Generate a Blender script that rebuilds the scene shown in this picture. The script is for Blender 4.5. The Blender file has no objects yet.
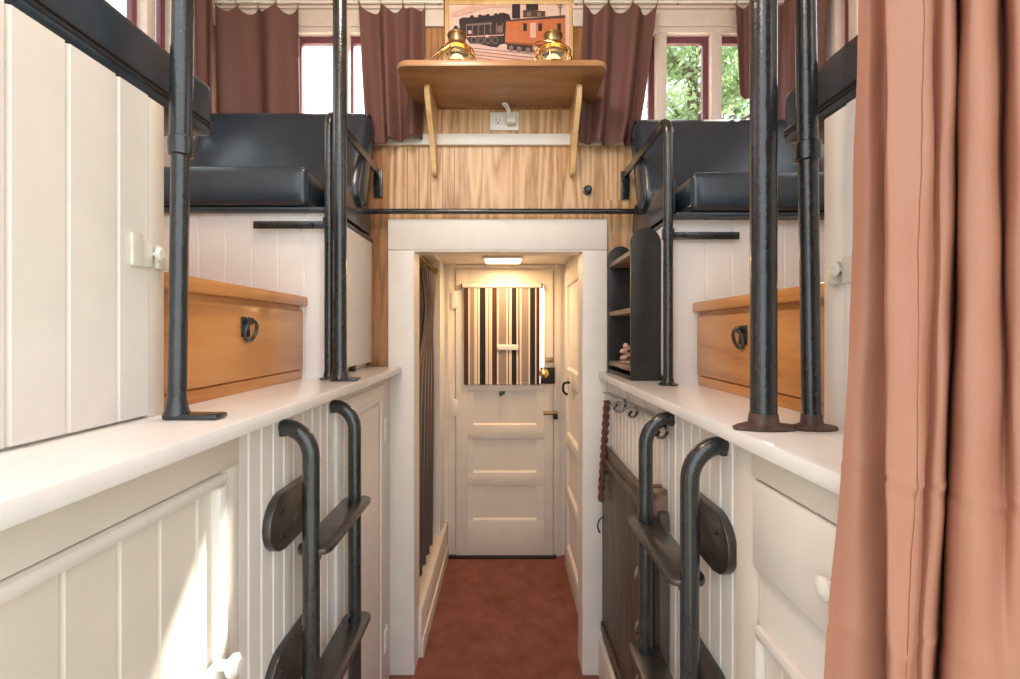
import bpy, bmesh, math, random
from mathutils import Vector, Matrix
random.seed(7)
S = bpy.context.scene
COL = S.collection
H = 1.585            # camera height; geometry is written relative to the eye and lifted at the end
F = 453.0            # focal length in pixels of the 1020 px frame
PI = math.pi

# ------------------------------------------------------------------ materials
def newmat(name):
    m = bpy.data.materials.new(name); m.use_nodes = True
    nt = m.node_tree
    return m, nt, nt.nodes['Principled BSDF']
def N(nt, t, **kw):
    n = nt.nodes.new(t)
    for k, v in kw.items():
        if k in n.inputs: n.inputs[k].default_value = v
        else: setattr(n, k, v)
    return n
def ramp(nt, stops, interp='LINEAR'):
    r = nt.nodes.new('ShaderNodeValToRGB'); e = r.color_ramp.elements
    r.color_ramp.interpolation = interp
    e[0].position, e[0].color = stops[0][0], (*stops[0][1], 1)
    e[1].position, e[1].color = stops[1][0], (*stops[1][1], 1)
    for p, c in stops[2:]:
        k = e.new(p); k.color = (*c, 1)
    return r
def plain(name, c, rough=.5, metal=0, var=.06, nscale=30, bump=0, bscale=200, coat=0, spec=.5, trans=0, stretch=(1,1,1)):
    m, nt, p = newmat(name)
    tc = N(nt, 'ShaderNodeTexCoord'); mp = N(nt, 'ShaderNodeMapping'); mp.inputs['Scale'].default_value = stretch
    nt.links.new(tc.outputs['Object'], mp.inputs['Vector'])
    n = N(nt, 'ShaderNodeTexNoise', Scale=nscale, Detail=4.0)
    nt.links.new(mp.outputs['Vector'], n.inputs['Vector'])
    a = tuple(max(0, x*(1-var)) for x in c); b = tuple(min(1, x*(1+var)) for x in c)
    r = ramp(nt, [(.3, a), (.7, b)])
    nt.links.new(n.outputs['Fac'], r.inputs['Fac']); nt.links.new(r.outputs['Color'], p.inputs['Base Color'])
    p.inputs['Roughness'].default_value = rough; p.inputs['Metallic'].default_value = metal
    p.inputs['Coat Weight'].default_value = coat; p.inputs['Coat Roughness'].default_value = .15
    p.inputs['Specular IOR Level'].default_value = spec
    if bump:
        n2 = N(nt, 'ShaderNodeTexNoise', Scale=bscale, Detail=3.0)
        nt.links.new(mp.outputs['Vector'], n2.inputs['Vector'])
        bp = N(nt, 'ShaderNodeBump', Strength=bump, Distance=.004)
        nt.links.new(n2.outputs['Fac'], bp.inputs['Height']); nt.links.new(bp.outputs['Normal'], p.inputs['Normal'])
    if trans:
        out = nt.nodes['Material Output']
        t = N(nt, 'ShaderNodeBsdfTranslucent'); nt.links.new(r.outputs['Color'], t.inputs['Color'])
        mx = N(nt, 'ShaderNodeMixShader'); mx.inputs[0].default_value = trans
        nt.links.new(p.outputs[0], mx.inputs[1]); nt.links.new(t.outputs[0], mx.inputs[2])
        nt.links.new(mx.outputs[0], out.inputs['Surface'])
    return m
def wood(name, cols, stretch, scale=6, dist=6, rough=.4, groove=None, coat=.1, fine=.35):
    """grain: distorted bands plus fine fibres; stretch is small along the grain"""
    m, nt, p = newmat(name)
    tc = N(nt, 'ShaderNodeTexCoord'); mp = N(nt, 'ShaderNodeMapping'); mp.inputs['Scale'].default_value = stretch
    nt.links.new(tc.outputs['Object'], mp.inputs['Vector'])
    n0 = N(nt, 'ShaderNodeTexNoise', Scale=scale*.5, Detail=2.0)
    nt.links.new(mp.outputs['Vector'], n0.inputs['Vector'])
    ml = N(nt, 'ShaderNodeMath', operation='MULTIPLY'); ml.inputs[1].default_value = dist
    nt.links.new(n0.outputs['Fac'], ml.inputs[0])
    fr = N(nt, 'ShaderNodeMath', operation='PINGPONG'); fr.inputs[1].default_value = .5
    nt.links.new(ml.outputs[0], fr.inputs[0])
    n1 = N(nt, 'ShaderNodeTexNoise', Scale=scale*9, Detail=5.0)
    nt.links.new(mp.outputs['Vector'], n1.inputs['Vector'])
    mx = N(nt, 'ShaderNodeMath', operation='MULTIPLY_ADD'); mx.inputs[1].default_value = fine*2
    nt.links.new(n1.outputs['Fac'], mx.inputs[0]); nt.links.new(fr.outputs[0], mx.inputs[2])
    r = ramp(nt, [(.18, cols[0]), (.85, cols[-1])] + ([(.5, cols[1])] if len(cols) > 2 else []))
    nt.links.new(mx.outputs[0], r.inputs['Fac']); nt.links.new(r.outputs['Color'], p.inputs['Base Color'])
    p.inputs['Roughness'].default_value = rough; p.inputs['Coat Weight'].default_value = coat; p.inputs['Coat Roughness'].default_value = .2
    bp = N(nt, 'ShaderNodeBump', Strength=.12, Distance=.002)
    nt.links.new(mx.outputs[0], bp.inputs['Height']); nt.links.new(bp.outputs['Normal'], p.inputs['Normal'])
    return m

M = {}
M['white'] = plain('white_paint', (.79, .75, .70), .38, var=.035, nscale=9, bump=.10, bscale=60)
M['cream'] = plain('cream_paint', (.74, .68, .60), .42, var=.04, nscale=9, bump=.10, bscale=60)
M['ledge'] = plain('glossy_white_paint', (.83, .80, .77), .22, var=.04, nscale=14, bump=.08, bscale=40, coat=.3)
M['cool'] = plain('cool_white_paint', (.84, .83, .82), .38, var=.03, nscale=9, bump=.08, bscale=60)
M['iron'] = plain('black_painted_iron', (.020, .023, .025), .22, var=.3, nscale=25, bump=.28, bscale=130, coat=.5)
M['worn'] = plain('worn_black_tread', (.040, .034, .030), .30, var=.5, nscale=18, bump=.2, bscale=90, coat=.5)
M['scuff'] = plain('scuffed_foot_plate', (.10, .055, .045), .45, var=.5, nscale=40, bump=.3, bscale=90)
M['vinyl'] = plain('black_vinyl', (.027, .042, .058), .25, var=.1, nscale=20, bump=.07, bscale=300, coat=.15)
M['piping'] = plain('black_piping', (.02, .022, .027), .3)
M['oak'] = wood('oak_veneer', [(.26, .12, .045), (.56, .33, .16), (.74, .50, .29)], (2.8, 1, .20), 5, 11, .42)
M['oakdark'] = wood('brown_oak_veneer', [(.17, .065, .022), (.33, .15, .06), (.42, .21, .09)], (2.2, 1, .22), 9, 8, .45)
M['drawer'] = wood('honey_wood', [(.42, .155, .04), (.56, .245, .07), (.63, .30, .10)], (1, .20, 2.0), 6, 5, .35, coat=.25)
M['shelf'] = wood('golden_oak_shelf', [(.26, .115, .04), (.37, .185, .075), (.44, .24, .11)], (.25, 1.6, 1.6), 6, 6, .35, coat=.25)
M['bracket'] = wood('light_oak_bracket', [(.56, .32, .12), (.72, .46, .20), (.80, .56, .28)], (1.5, 1.5, .35), 6, 5, .35, coat=.25)
M['table'] = wood('dark_walnut_board', [(.036, .026, .019), (.072, .054, .042), (.115, .088, .070)], (2, 2.2, .16), 8, 6, .5)
M['rack'] = plain('charcoal_painted_wood', (.018, .017, .017), .45, var=.3, nscale=15, bump=.1, bscale=80)
M['rackedge'] = wood('worn_brown_shelf_board', [(.09, .05, .03), (.20, .12, .08), (.32, .22, .16)], (1.2, .3, 1.2), 8, 6, .5)
M['carpet'] = plain('red_brown_carpet', (.275, .108, .082), .95, var=.20, nscale=11, bump=.9, bscale=500, spec=.1)
M['curtain'] = plain('copper_brown_fabric', (.385, .172, .112), .36, var=.03, nscale=300, bump=.06, bscale=500, trans=.10, spec=.35)
M['drape'] = plain('brown_drape', (.20, .095, .080), .6, var=.06, nscale=200, bump=.06, bscale=400, trans=.22, spec=.3)
M['sash'] = plain('maroon_window_sash', (.16, .045, .06), .4)
M['frame'] = plain('beige_window_frame', (.68, .57, .50), .45, var=.04)
M['brass'] = plain('polished_brass', (.80, .58, .24), .2, metal=1, var=.08)
M['oldbrass'] = plain('aged_brass', (.34, .25, .13), .38, metal=.9, var=.3, nscale=60)
M['dark'] = plain('dark_bronze', (.03, .024, .017), .4, metal=.5)
M['steel'] = plain('dull_steel', (.55, .54, .52), .3, metal=1)
M['plastic'] = plain('white_plastic', (.85, .82, .76), .3)
M['slot'] = plain('black_socket_slot', (.02, .02, .02), .5)
M['clear'] = plain('clear_plastic', (.72, .70, .62), .15, var=.05)
M['cord'] = plain('russet_braided_cord', (.12, .040, .033), .7, var=.4, nscale=150, bump=.4, bscale=300)
M['pink'] = plain('pink_ornament', (.62, .38, .31), .35, var=.35, nscale=70)
M['green'] = plain('dark_green_latch', (.02, .06, .045), .3)
M['rubber'] = plain('black_rubber', (.015, .015, .015), .6)
M['ceilwood'] = wood('orange_ceiling_wood', [(.34, .14, .04), (.50, .24, .09), (.60, .32, .14)], (.3, 2, 1), 6, 5, .5)
M['grass'] = plain('lawn', (.17, .18, .13), .9, var=.4, nscale=6)
M['bark'] = plain('bark', (.12, .085, .06), .9, var=.4, nscale=20, bump=.5, bscale=30)
M['leaf'] = plain('tree_leaf', (.34, .47, .25), .55, var=.4, nscale=1.5, trans=.35)
M['pine'] = plain('dark_tree_leaf', (.28, .42, .24), .55, var=.4, nscale=1.5, trans=.3)
def glass():
    m, nt, p = newmat('window_glass'); out = nt.nodes['Material Output']
    t = N(nt, 'ShaderNodeBsdfTransparent'); t.inputs[0].default_value = (.97, .98, .975, 1)
    g = N(nt, 'ShaderNodeBsdfGlossy', Roughness=.02)
    mx = N(nt, 'ShaderNodeMixShader'); mx.inputs[0].default_value = .05
    nt.links.new(t.outputs[0], mx.inputs[1]); nt.links.new(g.outputs[0], mx.inputs[2])
    nt.links.new(mx.outputs[0], out.inputs['Surface']); return m
M['glass'] = glass()
def emit(name, c, s):
    m, nt, p = newmat(name)
    p.inputs['Emission Color'].default_value = (*c, 1); p.inputs['Emission Strength'].default_value = s
    p.inputs['Base Color'].default_value = (*c, 1); return m
M['lamp'] = emit('warm_lamp_diffuser', (1, .72, .40), 7)
def stripes(name, axis, w, bands, rough=.7, trans=.0, offset=0):
    m, nt, p = newmat(name)
    tc = N(nt, 'ShaderNodeTexCoord'); sp = N(nt, 'ShaderNodeSeparateXYZ'); nt.links.new(tc.outputs['UV' if axis == 'U' else 'Object'], sp.inputs[0])
    a = N(nt, 'ShaderNodeMath', operation='MULTIPLY_ADD'); a.inputs[1].default_value = 1/w; a.inputs[2].default_value = .5+offset
    nt.links.new(sp.outputs['X' if axis == 'U' else axis], a.inputs[0])
    fr = N(nt, 'ShaderNodeMath', operation='FRACT'); nt.links.new(a.outputs[0], fr.inputs[0])
    r = ramp(nt, bands, 'CONSTANT'); nt.links.new(fr.outputs[0], r.inputs['Fac'])
    nt.links.new(r.outputs['Color'], p.inputs['Base Color']); p.inputs['Roughness'].default_value = rough
    p.inputs['Specular IOR Level'].default_value = .2
    return m
BR, CR, TA, BK = (.075, .032, .022), (.74, .63, .50), (.30, .235, .205), (.022, .021, .023)
raw = [(145, BR), (165, CR), (171, TA), (190, CR), (201, BR), (204, CR), (212, BK), (235, CR), (246, BR), (249, CR), (262, BR), (282, CR),
       (290, TA), (320, CR), (328, BR), (331, CR), (342, BK), (362, CR), (370, BR), (374, CR), (383, TA), (411, CR), (418, BK), (438, CR), (444, BR)]
M['blind'] = stripes('striped_blind_fabric', 'X', .5385, [((p-145)/315, c) for p, c in raw])

# ------------------------------------------------------------------ object helpers
WLOC = {}
def tag(o, label=None, cat=None, group=None, kind=None):
    if label: o['label'] = label
    if cat: o['category'] = cat
    if group: o['group'] = group
    if kind: o['kind'] = kind
    return o
def thing(name, label, cat, loc, group=None):
    o = bpy.data.objects.new(name, None); COL.objects.link(o); o.location = loc; o.empty_display_size = .05
    WLOC[o.name] = Vector(loc); return tag(o, label, cat, group)
def islands(bm):
    """vertex sets of the separate pieces (pieces whose bounds touch stay together)"""
    seen, out = set(), []
    for v in bm.verts:
        if v in seen: continue
        st, cur = [v], []; seen.add(v)
        while st:
            a = st.pop(); cur.append(a)
            for e in a.link_edges:
                b = e.other_vert(a)
                if b not in seen: seen.add(b); st.append(b)
        lo = [min(w.co[i] for w in cur)-.0006 for i in range(3)]; hi = [max(w.co[i] for w in cur)+.0006 for i in range(3)]
        out.append([cur, lo, hi])
    k = True
    while k:
        k = False
        for i in range(len(out)):
            for j in range(i+1, len(out)):
                A, B_ = out[i], out[j]
                if all(A[1][d] <= B_[2][d] and B_[1][d] <= A[2][d] for d in range(3)):
                    A[0] += B_[0]; A[1] = [min(x, y) for x, y in zip(A[1], B_[1])]; A[2] = [max(x, y) for x, y in zip(A[2], B_[2])]
                    out.pop(j); k = True; break
            if k: break
    return [o[0] for o in out]
def obj(name, bm, mat, parent=None, flat=False, solid=0):
    if parent is not None and not solid:
        bm.verts.ensure_lookup_table()
        isl = islands(bm)
        if len(isl) > 1:
            res = []
            bm.verts.index_update()
            keep = [{v.index for v in i} for i in isl]
            for kp in keep:
                c = bm.copy(); c.verts.ensure_lookup_table()
                bmesh.ops.delete(c, geom=[v for v in c.verts if v.index not in kp], context='VERTS')
                res.append(obj(name, c, mat, parent, flat, solid))
            bm.free(); return res[0]
    bmesh.ops.remove_doubles(bm, verts=bm.verts, dist=1e-6)
    bmesh.ops.recalc_face_normals(bm, faces=bm.faces) if not solid else None
    if parent is not None: off = WLOC[parent.name]
    else:
        xs = [v.co.x for v in bm.verts]; ys = [v.co.y for v in bm.verts]; zs = [v.co.z for v in bm.verts]
        off = Vector(((min(xs)+max(xs))/2, (min(ys)+max(ys))/2, min(zs)))
    bmesh.ops.translate(bm, verts=bm.verts, vec=-off)
    for f in bm.faces: f.smooth = not flat
    for e in bm.edges:
        e.smooth = len(e.link_faces) == 2 and e.calc_face_angle(0) < .6
    me = bpy.data.meshes.new(name); bm.to_mesh(me); bm.free()
    for m in (mat if isinstance(mat, list) else [mat]): me.materials.append(M[m] if isinstance(m, str) else m)
    o = bpy.data.objects.new(name, me); COL.objects.link(o)
    if parent is not None:
        o.parent = parent; WLOC[o.name] = off.copy()
    else:
        o.location = off; WLOC[o.name] = off.copy()
    if solid:
        md = o.modifiers.new('cloth_thickness', 'SOLIDIFY'); md.thickness = solid; md.offset = 0
    return o
def copy_tree(o, parent=None):
    c = o.copy(); COL.objects.link(c)
    if parent is not None: c.parent = parent
    for ch in list(o.children): copy_tree(ch, c)
    return c
def struct(name, bm, mat, parent=None):
    o = obj(name, bm, mat, parent)
    if parent is None: o['kind'] = 'structure'
    return o
def BM(): return bmesh.new()
def box(bm, x0, x1, y0, y1, z0, z1, bev=0, seg=2):
    vs = [bm.verts.new((x, y, z)) for x in (x0, x1) for y in (y0, y1) for z in (z0, z1)]
    fs = [(0,1,3,2), (4,6,7,5), (0,4,5,1), (2,3,7,6), (0,2,6,4), (1,5,7,3)]
    faces = [bm.faces.new([vs[i] for i in f]) for f in fs]
    if bev:
        es = list({e for f in faces for e in f.edges})
        bmesh.ops.bevel(bm, geom=es, offset=bev, segments=seg, affect='EDGES', profile=.5, clamp_overlap=True)
    return bm
def prism(bm, poly, ax, a0, a1, bev=0):
    """poly of 2D points extruded along axis ax: x -> (y,z), y -> (x,z), z -> (x,y)"""
    def P(p, a): return {'x': (a, p[0], p[1]), 'y': (p[0], a, p[1]), 'z': (p[0], p[1], a)}[ax]
    A = [bm.verts.new(P(p, a0)) for p in poly]; B_ = [bm.verts.new(P(p, a1)) for p in poly]
    n = len(poly); fs = [bm.faces.new(A[::-1]), bm.faces.new(B_)]
    for i in range(n): bm.faces.new((A[i], A[(i+1) % n], B_[(i+1) % n], B_[i]))
    if bev:
        es = list({e for f in fs for e in f.edges})
        bmesh.ops.bevel(bm, geom=es, offset=bev, segments=2, affect='EDGES', profile=.5)
    return bm
def grooved(bm, ax, pos, sg, u0, u1, z0, z1, lines, th=.015, gw=.0045, gd=.006):
    """tongue-and-groove boards; plane ax=pos facing sg; V grooves at the u positions"""
    pr = [(u0, 0)]
    for l in sorted(lines):
        if u0+gw < l < u1-gw: pr += [(l-gw, 0), (l-.001, -gd), (l+.001, -gd), (l+gw, 0)]
    pr += [(u1, 0), (u1, -th), (u0, -th)]
    if ax == 'x': return prism(bm, [(pos+sg*d, u) for u, d in pr], 'z', z0, z1)
    return prism(bm, [(u, pos+sg*d) for u, d in pr], 'z', z0, z1)
def tube(bm, pts, r, seg=12, closed=False, flat=None):
    pts = [Vector(p) for p in pts]; n = len(pts); rings = []
    up = None
    for i, p in enumerate(pts):
        a = pts[i-1] if (i or closed) else p; b = pts[(i+1) % n] if (i < n-1 or closed) else p
        t = (b-a).normalized()
        if up is None:
            up = t.orthogonal().normalized() if abs(t.z) > .9 or True else up
        up = (up - t*up.dot(t)).normalized(); w = t.cross(up)
        rr = r[i] if isinstance(r, (list, tuple)) else r
        rings.append([bm.verts.new(p + (up*math.cos(2*PI*k/seg) + w*math.sin(2*PI*k/seg))*rr) for k in range(seg)])
    m = n if closed else n-1
    for i in range(m):
        A, B_ = rings[i], rings[(i+1) % n]
        sh = 0
        if closed and i == n-1:
            sh = min(range(seg), key=lambda s: (A[0].co-B_[s].co).length)
        for k in range(seg):
            bm.faces.new((A[k], A[(k+1) % seg], B_[(k+1+sh) % seg], B_[(k+sh) % seg]))
    if not closed:
        bm.faces.new(rings[0][::-1]); bm.faces.new(rings[-1])
    return bm
def ribbon(bm, pts, w, t):
    """flat bar along pts: w is the half-width vector, t the half-thickness vector"""
    w, t = Vector(w), Vector(t); R = []
    for p in pts:
        p = Vector(p); R.append([bm.verts.new(p+a*w+b*t) for a, b in ((-1,-1), (1,-1), (1,1), (-1,1))])
    for A, B_ in zip(R, R[1:]):
        for k in range(4): bm.faces.new((A[k], A[(k+1) % 4], B_[(k+1) % 4], B_[k]))
    bm.faces.new(R[0][::-1]); bm.faces.new(R[-1]); return bm
def lathe(bm, prof, c, seg=24, ax='z'):
    """prof of (radius, height) along axis ax from centre c"""
    def P(r, h, a):
        u, v = r*math.cos(a), r*math.sin(a)
        return Vector(c) + Vector({'z': (u, v, h), 'y': (u, h, v), 'x': (h, u, v)}[ax])
    R = [[bm.verts.new(P(max(r, 1e-5), h, 2*PI*k/seg)) for k in range(seg)] for r, h in prof]
    for A, B_ in zip(R, R[1:]):
        for k in range(seg): bm.faces.new((A[k], A[(k+1) % seg], B_[(k+1) % seg], B_[k]))
    bm.faces.new(R[0][::-1]); bm.faces.new(R[-1]); return bm
def arc(c, r, a0, a1, n, f):
    return [f(c[0]+r*math.cos(a0+(a1-a0)*i/n), c[1]+r*math.sin(a0+(a1-a0)*i/n)) for i in range(n+1)]
def spline(pts, n=6):
    P = [Vector(p) for p in pts]; out = []
    for i in range(len(P)-1):
        a, b, c, d = P[max(i-1, 0)], P[i], P[i+1], P[min(i+2, len(P)-1)]
        for k in range(n):
            t = k/n
            out.append(.5*((2*b)+(c-a)*t+(2*a-5*b+4*c-d)*t*t+(3*b-a-3*c+d)*t**3))
    out.append(P[-1]); return out
def pad(bm, x0, x1, y0, y1, z0, z1, r=.03, crown=.012, n=14, mat=None, front=0):
    """upholstered block: rounded edges and a slightly crowned top"""
    c = Vector(((x0+x1)/2, (y0+y1)/2, (z0+z1)/2)); h = Vector(((x1-x0)/2, (y1-y0)/2, (z1-z0)/2))
    vs = {}
    def V(i, j, k, nn):
        key = (i, j, k)
        if key in vs: return vs[key]
        p = Vector((i/nn*2-1, j/nn*2-1, k/nn*2-1))
        # pull grid lines toward the edges so the rounding is resolved
        q = Vector([math.copysign(1-(1-abs(t))**1.6, t) for t in p]); q = Vector([q[a]*h[a] for a in range(3)])
        inn = Vector([max(-(h[a]-r), min(h[a]-r, q[a])) for a in range(3)])
        d = q-inn
        if d.length > 1e-9: q = inn+d.normalized()*r
        q.z += crown*max(0, 1-(q.x/h.x)**2)**.6*max(0, 1-(q.y/h.y)**2)**.6*(1 if k > nn/2 else 0)*(k/nn*2-1)
        q.y -= front*max(0, 1-(q.z/h.z)**2)*(1 if j < nn/2 else 0)*(1-j/nn*2)
        co = c+q
        vs[key] = bm.verts.new(mat @ co if mat else co); return vs[key]
    for a in range(n):
        for b in range(n):
            for f in (lambda a, b: (a, b, 0), lambda a, b: (a, b, n), lambda a, b: (a, 0, b), lambda a, b: (a, n, b), lambda a, b: (0, a, b), lambda a, b: (n, a, b)):
                bm.faces.new([V(*f(a+i, b+j), n) for i, j in ((0,0), (1,0), (1,1), (0,1))])
    return bm
def rrect(x0, x1, y0, y1, r, f, n=5):
    o = []
    for cx, cy, a in ((x1-r, y1-r, 0), (x0+r, y1-r, PI/2), (x0+r, y0+r, PI), (x1-r, y0+r, 1.5*PI)):
        o += [f(cx+r*math.cos(a+PI/2*i/n), cy+r*math.sin(a+PI/2*i/n)) for i in range(n+1)]
    return o
def frame_x(bm, pos, sg, y0, y1, z0, z1, w, d, bev=.003):
    """rectangular frame on a plane x=pos, proud by d toward sg"""
    a, b = sorted((pos, pos+sg*d))
    box(bm, a, b, y0, y0+w, z0, z1, bev); box(bm, a, b, y1-w, y1, z0, z1, bev)
    box(bm, a, b, y0+w, y1-w, z1-w, z1, bev); box(bm, a, b, y0+w, y1-w, z0, z0+w, bev)
def frame_y(bm, y0, y1, x0, x1, z0, z1, w, bev=.003):
    box(bm, x0, x0+w, y0, y1, z0, z1, bev); box(bm, x1-w, x1, y0, y1, z0, z1, bev)
    box(bm, x0+w, x1-w, y0, y1, z1-w, z1, bev); box(bm, x0+w, x1-w, y0, y1, z0, z0+w, bev)
def cloth(name, fn, nu, nv, mat, parent=None, th=.002):
    bm = BM(); uvl = bm.loops.layers.uv.new('UVMap'); g = [[bm.verts.new(fn(i/nu, j/nv)) for i in range(nu+1)] for j in range(nv+1)]
    for j in range(nv):
        for i in range(nu):
            f = bm.faces.new((g[j][i], g[j][i+1], g[j+1][i+1], g[j+1][i]))
            for l, (a, b) in zip(f.loops, ((i, j), (i+1, j), (i+1, j+1), (i, j+1))): l[uvl].uv = (a/nu, b/nv)
    return obj(name, bm, mat, parent, solid=th)
def px(x, y, Y): return ((x-505)*Y/F, Y, (332-y)*Y/F)

FL = -H             # floor
YW = 2.13           # cupola end wall
YD = 3.22           # end wall with the door
XW = 1.36           # cupola side walls
ZC = 1.548           # cupola ceiling

# ------------------------------------------------------------------ shell
bm = BM(); box(bm, -1.45, 1.45, -.6, YD+.1, FL-.05, FL); struct('floor', bm, 'carpet')
bm = BM(); box(bm, -1.45, 1.45, -.1, YW+.06, ZC, ZC+.04); struct('ceiling', bm, 'ceilwood')
# end wall of the cupola, oak veneer, openings for the doorway and two window groups
DX0, DX1, DZ = -.424, .362, .378
WLX0, WLX1, WRX0, WRX1, WZ0, WZ1 = -1.25, -.50, .55, 1.28, .90, 1.43
bm = BM()
t0, t1 = YW, YW+.045
box(bm, -XW, DX0, t0, t1, FL, WZ0); box(bm, DX1, XW, t0, t1, FL, WZ0); box(bm, DX0, DX1, t0, t1, DZ, WZ0)
box(bm, -XW, WLX0, t0, t1, WZ0, WZ1); box(bm, WLX1, WRX0, t0, t1, WZ0, WZ1); box(bm, WRX1, XW, t0, t1, WZ0, WZ1)
box(bm, -XW, XW, t0, t1, WZ1, ZC)
struct('wall_back', bm, 'oak')
# darker veneer boards either side of the poster and of the doorway
bm = BM(); box(bm, -.645, -.545, YW-.006, YW, -.16, .87); struct('trim_1', bm, 'oakdark')
bm = BM(); box(bm, .475, .60, YW-.006, YW, -.16, .62); struct('trim_2', bm, 'oak')
bm = BM(); box(bm, -.37, .37, YW-.006, YW, 1.045, ZC); struct('trim_3', bm, 'oakdark')
bm = BM()
for x in [-.52, -.46, -.405, -.35, -.295, -.24]: box(bm, x, x+.004, YW-.003, YW, .56, .87)
struct('trim_13', bm, 'oakdark')
# white sill strip and beige cornice
bm = BM(); box(bm, -.60, .60, YW-.02, YW, .873, .925, .003); struct('trim_4', bm, 'white')
bm = BM(); box(bm, -XW, -.285, YW-.022, YW-.006, 1.425, ZC-.004, .003); box(bm, -XW, -.285, YW-.034, YW-.022, 1.50, 1.52, .003); struct('trim_5', bm, 'frame')
bm = BM(); box(bm, .31, XW, YW-.022, YW-.006, 1.425, ZC-.015, .003); box(bm, .31, XW, YW-.034, YW-.022, 1.50, 1.52, .003); struct('trim_6', bm, 'frame')
# window groups of the end wall
def end_window(name, x0, x1, mull):
    bm = BM(); frame_y(bm, YW-.012, YW+.045, x0, x1, WZ0, WZ1, .03)
    for m in mull: box(bm, m-.025, m+.025, YW-.012, YW+.045, WZ0+.03, WZ1-.03, .003)
    w = struct(name, bm, 'frame')
    ed = [x0+.03] + [e for m in mull for e in (m-.025, m+.025)] + [x1-.03]
    for a, b in zip(ed[::2], ed[1::2]):
        bm = BM(); box(bm, a, a+.010, YW+.02, YW+.042, WZ0+.03, WZ1-.03); box(bm, b-.026, b, YW+.02, YW+.042, WZ0+.03, WZ1-.03, .002); box(bm, a+.010, b-.026, YW+.02, YW+.042, WZ1-.06, WZ1-.03, .002); box(bm, a+.010, b-.026, YW+.02, YW+.042, WZ0+.03, WZ0+.05, .002); s = obj('window_sash', bm, 'sash', w)
        bm = BM(); box(bm, a+.005, b-.02, YW+.030, YW+.033, WZ0+.04, WZ1-.04); obj('window_pane', bm, 'glass', s)
end_window('window_1', WLX0, WLX1, [-1.0, -.755])
end_window('window_2', WRX0, WRX1, [.732, .990])
# side walls with the cupola side windows
SY0, SY1, SZ0, SZ1 = 1.02, 1.87, .86, 1.42
def side_wall(name, s):
    a, b = sorted((s*XW, s*(XW+.06)))
    bm = BM(); box(bm, a, b, -.1, YD, FL, SZ0); box(bm, a, b, -.1, YW+.06, SZ1, ZC)
    box(bm, a, b, SY1, YW+.06, SZ0, SZ1); box(bm, a, b, -.1, SY0, SZ0, SZ1); struct(name, bm, 'frame')
side_wall('wall_left', -1); side_wall('wall_right', 1)
def side_window(name, s, mull):
    bm = BM(); a, b = sorted((s*(XW-.014), s*(XW+.06)))
    def bar(y0, y1, z0, z1): box(bm, a, b, y0, y1, z0, z1, .003)
    bar(SY0-.02, SY0+.025, SZ0-.02, SZ1+.02); bar(SY1-.025, SY1+.02, SZ0-.02, SZ1+.02)
    bar(SY0+.025, SY1-.025, SZ1-.02, SZ1+.02); bar(SY0+.025, SY1-.025, SZ0-.02, SZ0+.02)
    for m in mull: bar(m-.022, m+.022, SZ0+.02, SZ1-.02)
    w = struct(name, bm, 'frame'); ed = [SY0+.025]+[e for m in mull for e in (m-.022, m+.022)]+[SY1-.025]
    for p, q in zip(ed[::2], ed[1::2]):
        bm = BM(); c = s*(XW+.035); frame_x(bm, c-.012, 1, p, q, SZ0+.02, SZ1-.02, .022, .024); sa = obj('window_sash', bm, 'sash', w)
        bm = BM(); box(bm, c-.002, c+.002, p+.015, q-.015, SZ0+.03, SZ1-.03); obj('window_pane', bm, 'glass', sa)
side_window('window_3', -1, [1.40, 1.725]); side_window('window_4', 1, [1.40, 1.755])
# doorway casing, jamb lining
bm = BM(); f0, f1 = 2.09, YW
box(bm, -.54, DX0, f0, f1, FL, .378, .004); box(bm, DX1, .472, f0, f1, FL, .378, .004); box(bm, -.54, .472, f0-.002, f1, .379, .521, .004)
box(bm, DX0-.004, DX0+.004, f0+.002, f1+.09, FL, DZ); box(bm, DX1-.004, DX1+.004, f0+.002, f1+.09, FL, DZ); box(bm, DX0, DX1, f0+.004, f1+.07, DZ-.006, DZ+.02)
struct('trim_7', bm, 'white')

# passage behind the doorway
PXL, PXR, PZ = -.43, .432, .478
bm = BM(); box(bm, -1.36, 1.36, YW+.06, YD+.06, PZ, PZ+.05); struct('ceiling_passage', bm, 'white')
bm = BM(); box(bm, -1.36, 1.36, YD, YD+.06, FL, PZ); struct('wall_end', bm, 'white')
bm = BM(); box(bm, PXR, PXR+.06, YW+.06, YD, FL, PZ); struct('wall_passage_right', bm, 'white')
bm = BM(); box(bm, PXL-.06, PXL, YW+.06, 2.24, FL, PZ); box(bm, PXL-.06, PXL, 3.0, YD, FL, PZ); box(bm, PXL-.06, PXL, 2.24, 3.0, .46, PZ)
struct('wall_passage_left', bm, 'white')
bm = BM(); box(bm, PXL-.05, PXL+.025, 2.20, 3.215, FL, -1.35, .006); box(bm, PXL+.024, PXL+.034, 2.20, 3.215, FL, -1.50, .003); struct('trim_8', bm, 'cream')
bm = BM(); box(bm, -.40, .36, YD-.06, YD-.002, FL, FL+.014, .004); struct('trim_9', bm, 'dark')
bm = BM(); box(bm, PXR-.014, PXR, YW+.075, 3.20, FL, FL+.10, .003); struct('baseboard_right', bm, 'white')
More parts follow.
